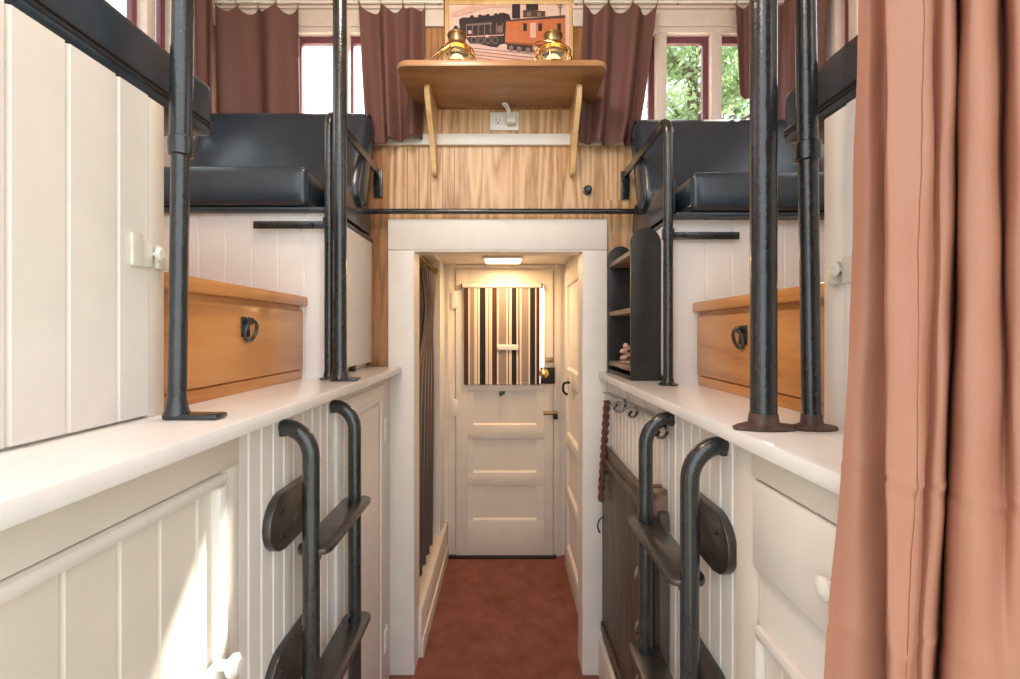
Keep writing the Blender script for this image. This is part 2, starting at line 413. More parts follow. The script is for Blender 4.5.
# end door
DL, DR, DB, DT = px(456.5,0,YD)[0], px(552.5,0,YD)[0], FL+.015, px(0,270,YD)[2]
bm = BM(); w = .058
box(bm, DL-w, DL-.004, YD-.022, YD, FL, DT+w, .003); box(bm, DR+.004, DR+w, YD-.022, YD, FL, DT+w, .003); box(bm, DL-.004, DR+.004, YD-.022, YD, DT+.004, PZ-.002, .003)
struct('trim_10', bm, 'cream')
GX0, GX1, GZ0, GZ1 = px(468,0,YD)[0], px(544,0,YD)[0], px(0,383,YD)[2], px(0,286,YD)[2]
pan = [(391, 424), (438, 471), (484, 518)]
dbm = BM(); yb, yf = YD-.006, YD-.036
zs = [DT, GZ1, GZ0] + [px(0, v, YD)[2] for p in pan for v in p] + [DB]
box(dbm, DL, GX0, yf, yb, DB, DT, .002); box(dbm, GX1, DR, yf, yb, DB, DT, .002)
for a, b in zip(zs[::2], zs[1::2]): box(dbm, GX0, GX1, yf, yb, b, a, .002)
QX0, QX1 = px(473.5,0,YD)[0], px(536,0,YD)[0]
for a, b in zip(zs[3::2], zs[4::2]): box(dbm, GX0, QX0, yf, yb, b, a); box(dbm, QX1, GX1, yf, yb, b, a)
door = struct('door_1', dbm, 'cream')
for a, b in pan:
    za, zb = px(0, b, YD)[2], px(0, a, YD)[2]
    bm = BM(); box(bm, QX0, QX1, yf+.014, yb, za, zb)
    prism(bm, [(yf+.014, za), (yf+.002, za), (yf+.014, za+.012)], 'x', QX0, QX1)
    obj('door_panel', bm, 'cream', door)
bm = BM(); box(bm, GX0, GX1, yf+.012, yf+.016, GZ0, GZ1); obj('window_pane', bm, emit('daylit_door_glass', (1, .95, .88), .85), door)
bm = BM(); frame_y(bm, yf-.004, yf+.012, GX0-.012, GX1+.012, GZ0-.012, GZ1+.012, .014); obj('glazing_bead', bm, 'cream', door)
kx, _, kz = px(547, 374, YD)
bm = BM(); box(bm, px(540,0,YD)[0], px(554,0,YD)[0], yf-.022, yf, px(0,383,YD)[2], px(0,367,YD)[2], .003); lk = obj('lock_case', bm, 'dark', door)
bm = BM(); lathe(bm, [(.012,-.024), (.012,-.04), (.026,-.048), (.034,-.062), (.030,-.078), (.012,-.086)], (px(543,0,YD)[0], yf, px(0,372,YD)[2]), 20, 'y'); obj('door_knob', bm, 'brass', lk)
bm = BM(); box(bm, px(545,0,YD)[0], px(553,0,YD)[0], yf-.016, yf, px(0,362,YD)[2], px(0,357,YD)[2], .004); lathe(bm, [(.012, -.016), (.012, -.024), (.004, -.026)], (px(549,0,YD)[0], yf, px(0,359.5,YD)[2]), 14, 'y'); obj('deadbolt', bm, 'oldbrass', door)
bm = BM(); box(bm, px(543,0,YD)[0], px(556.5,0,YD)[0], yf-.008, yf, px(0,414,YD)[2], px(0,410,YD)[2], .002)
tube(bm, [(px(543,0,YD)[0], yf-.012, px(0,412,YD)[2]), (px(557,0,YD)[0], yf-.012, px(0,412,YD)[2])], .007, 10); obj('barrel_bolt', bm, 'oldbrass', door)
bm = BM(); box(bm, px(552.5,0,YD)[0], px(557,0,YD)[0], yf-.018, yf, px(0,418,YD)[2], px(0,413,YD)[2], .003); obj('bolt_handle', bm, 'dark', door)
bm = BM(); c = px(502, 392, YD); box(bm, c[0]-.02, c[0]+.02, yf-.012, yf, c[2]-.012, c[2]+.012, .004); lathe(bm, [(.009,-.012), (.013,-.022), (.012,-.032), (.004,-.036)], (c[0]-.008, yf, c[2]-.008), 12, 'y'); obj('latch', bm, 'green', door)
for v in (300, 407):
    bm = BM(); z = px(0, v, YD)[2]; box(bm, DL-.026, DL+.010, yf-.006, YD-.02, z-.06, z+.06, .002); obj('hinge', bm, 'white', door)
# striped roller blind on the end door
BX0, BX1, BZ0, BZ1 = px(464,0,3.17)[0], px(539.5,0,3.17)[0], px(0,384,3.17)[2], px(0,288,3.17)[2]
bl = thing('roller_blind', 'striped brown, black and cream blind over the end door window', 'blind', ((BX0+BX1)/2, 3.165, BZ0))
cl = cloth('blind_fabric', lambda u, v: (BX0+(BX1-BX0)*u, 3.165+.002*math.sin(u*9), BZ0+(BZ1+.004-BZ0)*v), 30, 4, 'blind', bl)
bm = BM(); tube(bm, [(BX0-.012, 3.165, BZ1+.012), (BX1+.012, 3.165, BZ1+.012)], .013, 14); obj('roller_tube', bm, 'cream', bl)
for x in (BX0-.016, BX1+.016):
    bm = BM(); box(bm, x-.004, x+.004, 3.15, yf-.0001+0, BZ1-.004, BZ1+.03, .002); obj('bracket', bm, 'dark', bl)
bm = BM(); box(bm, BX0, BX1, 3.158, 3.170, BZ0-.004, BZ0+.010, .003); obj('hem_bar', bm, 'blind', bl)
tg = BM(); a, b = px(497,350,3.155), px(518.5,344.5,3.155); box(tg, a[0], b[0], 3.150, 3.160, a[2], b[2], .002); pull = obj('pull_bar', tg, 'plastic', bl)
bm = BM(); q = px(503, 347, 3.148); box(bm, q[0], q[0]+.045, 3.1485, 3.1502, q[2]-.004, q[2]+.004); obj('pull_slot', bm, 'cream', pull)
# side door of the passage
bm = BM(); y0, y1, z0, z1 = 2.28, 3.06, FL+.012, .40
XS = PXR
zz = [z1, z1-.10, -.24, -.34, -.66, -.74, -1.02, -1.10, -1.40, z0]
box(bm, XS-.028, XS, y0, y0+.10, z0, z1, .002); box(bm, XS-.028, XS, y1-.10, y1, z0, z1, .002)
for a, b in zip(zz[::2], zz[1::2]): box(bm, XS-.028, XS, y0+.10, y1-.10, b, a, .002)
d2 = struct('door_2', bm, 'white')
for a, b in zip(zz[1::2], zz[2::2]):
    bm = BM(); box(bm, XS-.012, XS, y0+.10, y1-.10, b, a); prism(bm, [(XS-.012, b), (XS-.026, b), (XS-.012, b+.014)], 'y', y0+.10, y1-.10); obj('door_panel', bm, 'white', d2)
bm = BM(); box(bm, XS-.034, XS-.027, 2.755, 2.80, -.41, -.27, .003); pl = obj('handle_plate', bm, 'plastic', d2)
bm = BM(); tube(bm, spline([(XS-.032, 2.775, -.31), (XS-.07, 2.775, -.315), (XS-.075, 2.775, -.36), (XS-.05, 2.775, -.385)], 5), .008, 10); obj('door_handle', bm, 'dark', pl)
bm = BM(); frame_x(bm, XS, -1, y0-.05, y1+.05, FL, z1+.05, .046, .016); struct('trim_11', bm, 'white')
# passage ceiling light
c = px(503, 257, 2.95)
lt = thing('ceiling_light', 'small glowing ceiling light in front of the end door', 'light', (c[0], 2.92, PZ-.028))
bm = BM(); box(bm, c[0]-.13, c[0]+.13, 2.84, 3.0, PZ-.016, PZ, .006); obj('housing', bm, 'white', lt)
bm = BM(); pad(bm, c[0]-.112, c[0]+.112, 2.855, 2.985, PZ-.03, PZ-.012, .008, 0, 8); obj('diffuser', bm, 'lamp', lt)
# shower stall: rail, curtain
RS = thing('shower_rail', 'thin brass rail under the passage ceiling on the left', 'rail', (PXL-.03, 2.6, .40))
bm = BM(); tube(bm, [(PXL-.03, 2.2401, .405), (PXL-.03, 2.9999, .405)], .007, 10); obj('rail_tube', bm, 'oldbrass', RS)
bm = BM()
for y in (2.2405, 2.9895): lathe(bm, [(.02, 0), (.02, .01)], (PXL-.03, y, .405), 14, 'y')
obj('rail_flange', bm, 'oldbrass', RS)
bands = [(0, (.075, .075, .08)), (.45, (.40, .35, .30)), (.52, (.12, .09, .08)), (.62, (.09, .09, .095)), (.82, (.26, .12, .09)), (.90, (.50, .43, .36))]
mS = stripes('striped_shower_fabric', 'U', .20, bands)
SC = thing('shower_curtain', 'dark grey striped shower curtain bunched at left of the passage', 'curtain', (PXL-.03, 2.62, -1.30))
def shf(u, v):
    a = 2.28+.16*v; b = 2.86+.10*v-.10*math.exp(-((v-.80)/.12)**2); a += .25*math.exp(-((v-.86)/.14)**2)
    return (PXL-.034+.020*math.sin(u*2*PI*5.0+.6*v), a+(b-a)*u, -1.30+1.665*v)
cloth('curtain_fabric', shf, 110, 24, mS, SC)
for k in range(6):
    bm = BM(); y = 2.44+.55*k/5*1.0; tube(bm, [(PXL-.03+.017*math.cos(t*PI/6), min(y, 2.97), .390+.022*math.sin(t*PI/6)) for t in range(12)], .0025, 6, True); obj('curtain_ring', bm, 'oldbrass', SC)
bm = BM(); box(bm, -1.2, -1.15, 2.2, YD, FL, PZ); struct('wall_shower', bm, 'cream')

# ------------------------------------------------------------------ left and right bunks
def knob(bm, c, s, r=.02):
    return lathe(bm, [(.010, 0), (.009, s*.012), (r, s*.022), (r*1.05, s*.030), (r*.6, s*.038)], c, 18, 'x')

SIDE = {-1: dict(n='left', zc=-.160, xf=-.475, xl=-.53, xc=-.664, xd=-.69, xb=-.61, y0=.0, dz=0),
        1: dict(n='right', zc=-.183, xf=.430, xl=.47, xc=.632, xd=.668, xb=.585, y0=.56, dz=-.018)}
def slab(bm, s, xa, xb, y0, y1, z0, z1, bev=0):
    a, b = sorted((xa, xb)); return box(bm, a, b, y0, y1, z0, z1, bev)
for s in (-1, 1):
    q = SIDE[s]; side = q['n']; zc, xf, xl, xc, xd, xb, y0, dz = [q[k] for k in ('zc', 'xf', 'xl', 'xc', 'xd', 'xb', 'y0', 'dz')]
    wall = s*(XW-.002)
    # continuous ledge board
    bm = BM(); slab(bm, s, xf, wall, y0, 2.088, zc-.030, zc, .006)
    slab(bm, s, xf+s*.02, wall, 2.085, YW-.008, zc-.030, zc) if False else None
    tag(obj('bunk_ledge', bm, 'ledge'), 'long white painted ledge board on the %s, above the %s' % (side, 'framed plank lockers' if s < 0 else 'hanging dark board'), 'ledge')
    # lower locker
    L = thing('bunk_locker', 'white tongue and groove locker under the %s ledge' % side + (', with plank door near the camera' if s < 0 else ', with a drop front and hanging hooks'), 'locker', (s*.95, 1.05, FL))
    ztop = zc-.030
    if s < 0:
        bm = BM(); grooved(bm, 'x', xl, 1, .905, 1.385, FL, ztop, [.935, .985, 1.035, 1.085, 1.135, 1.19, 1.245, 1.30, 1.35], .02); obj('plank_panel', bm, 'white', L)
        bm = BM(); slab(bm, s, xl, xl-.02, y0, .905, -.262, ztop, .002); slab(bm, s, xl, xl-.02, .868, .905, FL, -.262, .002); obj('face_frame', bm, 'cream', L)
        # near door
        bm = BM(); grooved(bm, 'x', xl-.006, 1, y0, .84, FL+.06, -.285, [.22, .30, .385, .465, .548, .6286, .702, .787], .014); d = obj('door', bm, 'cream', L)
        bm = BM(); slab(bm, s, xl+.012, xl-.012, y0, .852, -.285, -.263, .008); slab(bm, s, xl+.012, xl-.012, .826, .852, FL+.06, -.285, .008); obj('door_moulding', bm, 'white', d)
        bm = BM(); slab(bm, s, xl+.014, xl-.002, .79, .845, -.70, -.60, .004); knob(bm, (xl+.012, .822, -.605), 1, .019); knob(bm, (xl+.012, .806, -.650), 1, .016); obj('latch_knob', bm, 'plastic', d)
        # far door
        bm = BM(); slab(bm, s, xl, xl-.02, 1.387, 2.085, FL, ztop, .002); obj('side_stile', bm, 'white', L)
        bm = BM(); slab(bm, s, xl+.012, xl, 1.40, 1.965, FL+.05, -.222, .004); d = obj('door', bm, 'white', L)
        bm = BM(); frame_x(bm, xl+.012, 1, 1.445, 1.89, FL+.12, -.268, .022, .008, .004); obj('door_moulding', bm, 'white', d)
        for z in (-.42, -1.33):
            bm = BM(); slab(bm, s, xl+.016, xl+.002, 1.945, 1.985, z-.05, z+.05, .002)
            for k in range(4): lathe(bm, [(.004, 0), (.003, .003)], (xl+.016, 1.955+.02*(k % 2), z-.03+.02*k), 8, 'x')
            obj('hinge', bm, 'plastic', d)
    else:
        bm = BM(); grooved(bm, 'x', xl, -1, .90, 2.085, FL, ztop, [.935+.052*k for k in range(23)], .02); obj('plank_panel', bm, 'white', L)
        bm = BM(); slab(bm, s, xl-.012, xl, .828, .898, FL, ztop, .003); slab(bm, s, xl-.020, xl+.01, y0, .828, -.262, ztop, .002); obj('face_frame', bm, 'cream', L)
        bm = BM(); slab(bm, s, xl-.024, xl, y0, .822, -.425, -.267, .008); d = obj('drop_front', bm, 'white', L)
        bm = BM(); lathe(bm, [(.010, 0), (.010, -.004), (.016, -.009), (.016, -.015), (.009, -.019)], (xl-.024, .617, -.350), 18, 'x'); obj('knob', bm, 'plastic', d)
        bm = BM(); slab(bm, s, xl-.010, xl+.006, y0, .822, FL+.04, -.432, .003); d = obj('door', bm, 'white', L)
        bm = BM(); slab(bm, s, xl-.026, xl-.006, y0, .815, -.545, -.522, .009); slab(bm, s, xl-.026, xl-.006, .793, .815, FL+.1, -.545, .008); obj('door_moulding', bm, 'white', d)
        bm = BM(); grooved(bm, 'x', xl-.014, -1, y0, .792, FL+.1, -.546, [.60, .65, .70, .745], .006); obj('door_plank_panel', bm, 'cream', d)
    # upper cupboard near the camera
    yc = .885 if s < 0 else .90
    zt = .440+dz
    C = thing('cupboard', 'tall white plank cupboard on the %s ledge under a black cushion' % side, 'cupboard', (s*(abs(xc)+.33), .4, zc))
    bm = BM(); slab(bm, s, xc+s*.016, wall, y0, yc, zc, zt, .002); obj('carcass', bm, 'cream', C)
    bm = BM(); lines = [.10, .185, .27, .355, .44, .52, .605, .688, .777] if s < 0 else [.605, .69, .77]
    grooved(bm, 'x', xc, -s, y0, .8426 if s < 0 else .838, zc+.006, zt, lines, .015); dr = obj('door', bm, 'white' if s < 0 else 'cool', C)
    bm = BM(); slab(bm, s, xc+s*.001, xc+s*.018, .845 if s < 0 else .840, yc, zc, zt, .003); obj('corner_stile', bm, 'cream' if s < 0 else 'white', C)
    # push latch
    zl = .146 if s < 0 else .116
    ly = .845 if s < 0 else .840
    bm = BM(); slab(bm, s, xc-s*.008, xc, ly-.046, ly-.022, zl-.028, zl+.032, .003); slab(bm, s, xc-s*.005, xc, ly-.022, ly+.004, zl-.026, zl+.022, .002)
    bar_ = obj('latch', bm, 'clear', C)
    bm = BM(); slab(bm, s, xc-s*.010, xc, ly+.010, ly+.034, zl-.026, zl+.018, .003); obj('latch_keep', bm, 'clear', bar_)
    bm = BM(); lathe(bm, [(.004, 0), (.005, -s*.005), (.011, -s*.009), (.013, -s*.012), (.008, -s*.016)], (xc-s*.005, ly+.006, zl), 18, 'x'); obj('latch_knob', bm, 'plastic', bar_)
    # near bench cushion
    K = thing('bench_cushion', 'black vinyl bench cushion on top of the %s cupboard' % side, 'cushion', (s*1.0, .5, zt))
    xi, xo = sorted((xc, s*(XW-.02)))
    bm = BM(); pad(bm, xi, xo, y0, 1.03, zt+.0005, zt+.117, .012, .01, 16); ku = obj('cover', bm, 'vinyl', K)
    for z in (zt+.030, zt+.022):
        bm = BM(); tube(bm, rrect(xi-.001, xo+.001, y0-.001, 1.031, .014, lambda a, b: (a, b, z)), .0035, 6, True); obj('piping', bm, 'piping', ku)
    # wooden drawer box
    Dn = thing('drawer_chest', 'honey-coloured wooden drawer box on the %s ledge, with a black ring pull' % side, 'drawer', (s*(abs(xd)+.25), 1.22, zc))
    ya, yb2 = yc+.004, 1.558 if s < 0 else 1.585
    ztd = .121 if s < 0 else .103
    bm = BM(); slab(bm, s, xd+s*.014, s*(XW-.01), ya, yb2-.005, zc, ztd-.034); obj('carcass', bm, 'drawer', Dn)
    bm = BM(); slab(bm, s, xd-s*.014, s*(XW-.01), ya, yb2, ztd-.034, ztd, .007); obj('top_board', bm, 'drawer', Dn)
    bm = BM(); slab(bm, s, xd, xd+s*.014, ya, yb2-.008, zc+.034, ztd-.050, .003); fr = obj('drawer_front', bm, 'drawer', Dn)
    bm = BM(); slab(bm, s, xd+s*.004, xd+s*.016, ya, yb2-.008, zc, zc+.030, .002); obj('skirting', bm, 'drawer', Dn)
    if s < 0: ry, rz = .69*F/(505-247), None
    else: ry = .668*F/(742-505)
    rz = (332-(328 if s < 0 else 336))*ry/F
    bm = BM(); slab(bm, s, xd-s*.004, xd, ry-.030, ry+.010 if s < 0 else ry+.014, rz-.024, rz+.030, .002); pl = obj('pull_plate', bm, 'iron', fr)
    bm = BM(); tube(bm, [(xd-s*(.012+.006*math.cos(a)), ry-.002+.026*math.sin(a), rz-.008+.026*math.cos(a)) for a in [2*PI*k/20 for k in range(20)]], .0048, 8, True)
    lathe(bm, [(.010, 0), (.010, -s*.012), (.005, -s*.018)], (xd-s*.003, ry-.002, rz+.018), 12, 'x'); obj('ring_pull', bm, 'iron', pl)
    # plank box under the far seat
    yf_ = 1.57 if s < 0 else 1.594
    zs_ = .412+dz
    Bx = thing('seat_base', 'white plank seat base beyond the %s drawer box' % side, 'cabinet', (s*1.0, 1.85, zc))
    bm = BM(); u0, u1 = sorted((xb, s*(XW-.01)))
    ls = [(505-v) for v in (304, 278, 252, 226, 199)]
    lines = [s*v*yf_/F for v in ls] + [s*(.36+.09*k)*2.05 for k in range(8) if .36+.09*k > .58]
    grooved(bm, 'y', yf_, -1, u0, u1, zc, zs_, lines, .018); obj('front_panel', bm, 'cool', Bx)
    bm = BM(); slab(bm, s, xb+s*.002, xb+s*.02, yf_+.019, 2.085, zc+.022, zs_-.002, .003); sd = obj('side_door', bm, 'white' if s < 0 else 'cool', Bx)
    bm = BM(); slab(bm, s, xb+s*.001, xb+s*.02, 1.83, 1.86, zc, zc+.024, .002); obj('foot', bm, 'dark', sd)
    bm = BM(); slab(bm, s, xb+s*.03, s*(XW-.012), yf_+.02, 2.085, zc, zs_-.002); obj('carcass', bm, 'cream', Bx)
    # seat: board, cushion, backrest
    T = thing('cupola_seat', 'black vinyl cupola seat with backrest at the far %s, beneath the windows' % side, 'seat', (s*1.0, 1.8, zs_))
    bm = BM(); slab(bm, s, xb, s*(XW-.015), 1.545, 2.10, zs_, zs_+.016, .004); slab(bm, s, xb, xb+s*.018, 1.60, 2.06, zs_+.028, zs_+.145, .004); obj('seat_board', bm, 'vinyl', T)
    xce = xc-s*.006 if s < 0 else .633
    xce = -.672 if s < 0 else .634
    a, b = sorted((xce, s*(XW-.02)))
    bm = BM(); pad(bm, a, b, 1.53, 2.03, zs_+.017, zs_+.150, .018, .012, 16, front=.006); sc = obj('seat_cushion', bm, 'vinyl', T)
    bm = BM(); tube(bm, rrect(a-.001, b+.001, 1.531, 2.031, .022, lambda p, r_: (p, r_, zs_+.034)), .004, 6, True); tube(bm, rrect(a+.005, b-.005, 1.536, 2.026, .022, lambda p, r_: (p, r_, zs_+.140)), .004, 6, True); obj('piping', bm, 'piping', sc)
    a, b = sorted((s*.587 if s < 0 else .564, s*(XW-.03)))
    mt = Matrix.Translation((0, 1.84, .545+dz)) @ Matrix.Rotation(math.radians(-18), 4, 'X')
    bm = BM(); hb = .452 if s < 0 else .440; pad(bm, a, b, 0, .11, 0, hb, .045, .0, 16, mat=mt, front=.02); br_ = obj('backrest', bm, 'vinyl', T)
    xe = a if s > 0 else b
    bm = BM(); lp = rrect(.004, .106, .004, hb-.004, .044, lambda p, r_: (0, p, r_), 6)
    tube(bm, [mt @ Vector((xe+(.013 if s > 0 else -.013), p[1], p[2])) for p in lp], .0045, 6, True); obj('piping', bm, 'piping', br_)

# bars carried by the seats
bar = thing('cross_bar', 'thin black bar running across the wall above the white doorway', 'bar', (0, 2.06, .55))
bm = BM(); tube(bm, [(-.655, 2.065, .55), (.605, 2.065, .55)], .0125, 12); obj('rod', bm, 'iron', bar)
for s, x in ((-1, -.648), (1, .598)):
    bm = BM(); prism(bm, [(2.045, .575), (2.085, .575), (2.10, .46), (2.085, .46), (2.065, .50)], 'x', x-.008, x+.008); lathe(bm, [(.02, -.01), (.02, .01)], (x, 2.065, .55), 14, 'x'); obj('end_bracket', bm, 'iron', bar)

# ------------------------------------------------------------------ poles
def pole(label, x, y, zb, r, collar=None, foot='oval', fdir=1, lean=0):
    t = thing('grab_pole', label, 'pole', (x, y, zb))
    zj = collar if collar else ZC
    bm = BM(); pts = [(x+lean*k/8, y, zb+.008+(ZC-zb-.009)*k/8) for k in range(9)]
    tube(bm, pts, [r for p in pts] if not collar else r, 18); obj('shaft', bm, 'iron', t)
    if collar:
        lx = x+lean*(collar-zb)/(ZC-zb)
        bm = BM(); lathe(bm, [(r*1.02, -.022), (r*1.32, -.020), (r*1.38, 0), (r*1.32, .012), (r*1.18, .014)], (lx, y, collar), 18); obj('collar', bm, 'iron', t)
        bm = BM(); tube(bm, [(lx, y, collar+.012), (x+lean, y, ZC-.002)], r*(1.2 if lean > 0 else 1.04), 18); obj('upper_sleeve', bm, 'iron', t)
    bm = BM()
    if foot in ('oval', 'small'):
        fs = 1 if foot == 'oval' else .72
        lathe(bm, [(.044*fs, 0), (.046*fs, .004), (.041*fs, .008), (r*1.15, .012), (r*1.05, .03)], (x, y, zb+.0005), 24)
        bmesh.ops.scale(bm, vec=(1.35, .62, 1), space=Matrix.Translation((-x+.012, -y, 0)), verts=[v for v in bm.verts if v.co.z < zb+.012])
    else:
        L_ = foot
        a, b = sorted((x-fdir*r*1.1, x+fdir*L_))
        box(bm, a, b, y-r*1.15, y+r*1.15, zb+.0005, zb+.011, .004); lathe(bm, [(r*1.5, .008), (r*1.25, .018), (r*1.02, .04)], (x, y, zb), 18)
    obj('foot_plate', bm, 'scuff' if foot in ('oval', 'small') else 'iron', t)
    bm = BM(); lathe(bm, [(r*2.2, -.012), (r*2.2, -.003), (r*1.2, -.001)], (x+lean, y, ZC-.0005), 18); obj('ceiling_flange', bm, 'iron', t)
    return t
pole('black iron pole beside the left cupboard, with a flat foot on the ledge', -.604, .834, -.160, .0152, .345, .084, 1, .024)
pole('black iron pole at the far left, before the seat', -.543, 1.49, -.160, .0220, None, .062, 1)
pole('thick black iron pole on the right ledge, nearer the aisle', .486, .852, -.183, .0232, None, 'oval')
pole('slimmer black iron pole beside the right cupboard, with a collar', .573, .846, -.183, .0165, .340, 'small', 1, -.026)

# ------------------------------------------------------------------ arched grab rails with wall brace
def grab_rail(label, x, y, zb, ztop, ybr, zs, xs):
    t = thing('grab_rail', label, 'rail', (x, y, zb))
    R = .055
    pts = [(x, y, zb+.006), (x, y, zs), (x, y, ztop-R)] + [(x, y+R-R*math.cos(a), ztop-R+R*math.sin(a)) for a in [PI/2*k/8 for k in range(1, 9)]] + [(x, y+R+.03, ztop)]
    bm = BM(); tube(bm, pts, .0165, 16); obj('rail_tube', bm, 'iron', t)
    bm = BM(); ribbon(bm, [(x, y+R+.005, ztop+.0), (x, ybr-.012, ztop+.0)], (0, 0, .016), (.006, 0, 0)); obj('brace_bar', bm, 'iron', t)
    bm = BM(); box(bm, x-.020, x+.020, ybr-.012, ybr, ztop-.115, ztop+.016, .003)
    for z in (ztop-.035, ztop-.085): lathe(bm, [(.006, -.016), (.007, -.012)], (x, ybr, z), 10, 'y')
    obj('wall_bracket', bm, 'iron', t)
    bm = BM(); a, b = sorted((x, xs)); box(bm, a, b, y+.017, y+.025, zs-.013, zs+.013, .002)
    for k in (.25, .9): lathe(bm, [(.005, .010), (.007, .017)], (x+(xs-x)*k, y, zs), 10, 'y')
    lathe(bm, [(.021, -.018), (.021, .018)], (x, y, zs), 16); obj('strap', bm, 'iron', t)
    bm = BM(); lathe(bm, [(.032, .0005), (.032, .006), (.02, .010), (.018, .024)], (x, y, zb), 16); obj('foot_plate', bm, 'iron', t)
grab_rail('black arched grab rail in front of the far left seat, behind a pole', -.592, 1.528, -.160, .745, YW-.008, .366, -.86)
grab_rail('black arched grab rail beside the small black rack on the far right', .560, 1.555, -.183, .735, YW-.008, .335, .815)

# ------------------------------------------------------------------ ladders and the boards behind them
def ladder(label, s, xw, xr, y0, y1, ztop, zt, ylo, yhi, grp):
    t = thing('ladder', label, 'ladder', (xr, (y0+y1)/2, FL))
    for y in (y0, y1):
        R = abs(xw-xr)*.92
        pts = [(xr, y, FL+.001), (xr, y, -1.0), (xr, y, ztop-R-.02)] + [(xr+s*(R-R*math.cos(a)), y, ztop-R-.02+(R+.006)*math.sin(a)) for a in [PI/2*k/10 for k in range(1, 11)]] + [(xw-s*.002, y, ztop-.015)]
        bm = BM(); tube(bm, pts, .0196, 16); r_ = obj('ladder_rail', bm, 'iron', t)
        bm = BM(); slab(bm, s, xw-s*.016, xw-s*.001, y-.016, y+.010, ztop-.034, ztop-.012, .003); obj('wall_foot', bm, 'iron', r_)
    for z in zt:
        xa, xb = xr-s*.042, xr+s*.040
        bm = BM(); prism(bm, rrect(*sorted((xa, xb)), ylo, yhi, .024, lambda a, b: (a, b)), 'z', z-.010, z+.004, .003)
        tr = obj('tread', bm, 'worn', t)
        for y in (y0+.004, y1):
            bm = BM(); box(bm, xr-.012, xr+.012, y, y+.03, z-.034, z-.010, .003); obj('tread_bracket', bm, 'iron', tr)
    return t
ladder('black iron ladder with bowed rails fixed under the left ledge', -1, -.53, -.460, 1.075, 1.385, -.212, (-.52, -.885, -1.25), 1.072, 1.43, None)
ladder('black iron ladder with bowed rails fixed under the right ledge', 1, .47, .395, .968, 1.272, -.228, (-.535, -.90, -1.26), .966, 1.315, None)
def toe_board(label, s, xw, ya, yb, z, grp):
    t = thing('toe_board', label, 'board', (xw, (ya+yb)/2, z-.07), grp)
    bm = BM(); r = .066
    poly = arc((ya+r, z), r, PI/2, 1.5*PI, 10, lambda a, b: (a, b)) + arc((yb-.03, z-r+.03), .03, -PI/2, 0, 4, lambda a, b: (a, b)) + arc((yb-.03, z+r-.03), .03, 0, PI/2, 4, lambda a, b: (a, b))
    prism(bm, poly, 'x', *sorted((xw, xw-s*.020)), .003); b = obj('board', bm, 'worn', t)
    bm = BM()
    for y, dz_ in ((ya+.05, .025), (ya+.05, -.03), (yb-.05, 0)): lathe(bm, [(.006, 0), (.005, -s*.004), (.002, -s*.005)], (xw-s*.020, y, z+dz_), 10, 'x')
    obj('screw', bm, 'dark', b)
for s, xw, ya, yb, zz2 in ((-1, -.53, .985, 1.225, (-.437, -.80)), (1, .47, .912, 1.145, (-.45, -.80))):
    for k, z in enumerate(zz2):
        toe_board('%s dark rounded toe board on the %s planks, beside the ladder' % (('upper', 'lower')[k], ('left', 'right')[s > 0]), s, xw, ya, yb, z, 'toe boards beside the ladders')

# ------------------------------------------------------------------ wall shelf, lanterns, poster, outlet
YF = 1.785; zS = 1.050
x0, x1 = -.432, .408
SH = thing('wall_shelf', 'golden oak wall shelf with two curved brackets above the doorway', 'shelf', (0, 2.0, .72))
bm = BM(); r = .04
poly = [(x0, YW-.021), (x0, YF+r)] + arc((x0+r, YF+r), r, PI, 1.5*PI, 5, lambda a, b: (a, b)) + arc((x1-r, YF+r), r, 1.5*PI, 2*PI, 5, lambda a, b: (a, b)) + [(x1, YW-.021)]
prism(bm, poly, 'z', zS, zS+.022, .005); obj('shelf_board', bm, 'shelf', SH)
bm = BM(); box(bm, x0+.01, x1-.01, YW-.024, YW-.0065, zS-.002, zS+.045, .004) if False else box(bm, x0+.03, x1-.03, YW-.021, YW-.007, zS, zS+.020, .003); obj('back_rail', bm, 'shelf', SH)
for x in (-.327, .312):
    prof = [(YW-.001, zS-.001), (1.915, zS-.001)] + [(p.x, p.y) for p in spline([(1.893, zS-.02, 0), (1.896, zS-.05, 0), (1.93, zS-.095, 0), (1.985, zS-.15, 0), (2.04, zS-.215, 0), (2.07, zS-.28, 0), (2.092, zS-.318, 0), (2.115, zS-.324, 0)], 4)] + [(YW-.001, zS-.305)]
    bm = BM(); prism(bm, prof, 'x', x-.011, x+.011, .004); obj('bracket', bm, 'bracket', SH)
def squash(bm, z):
    for v in bm.verts: v.co.z = z+(v.co.z-z)*.80
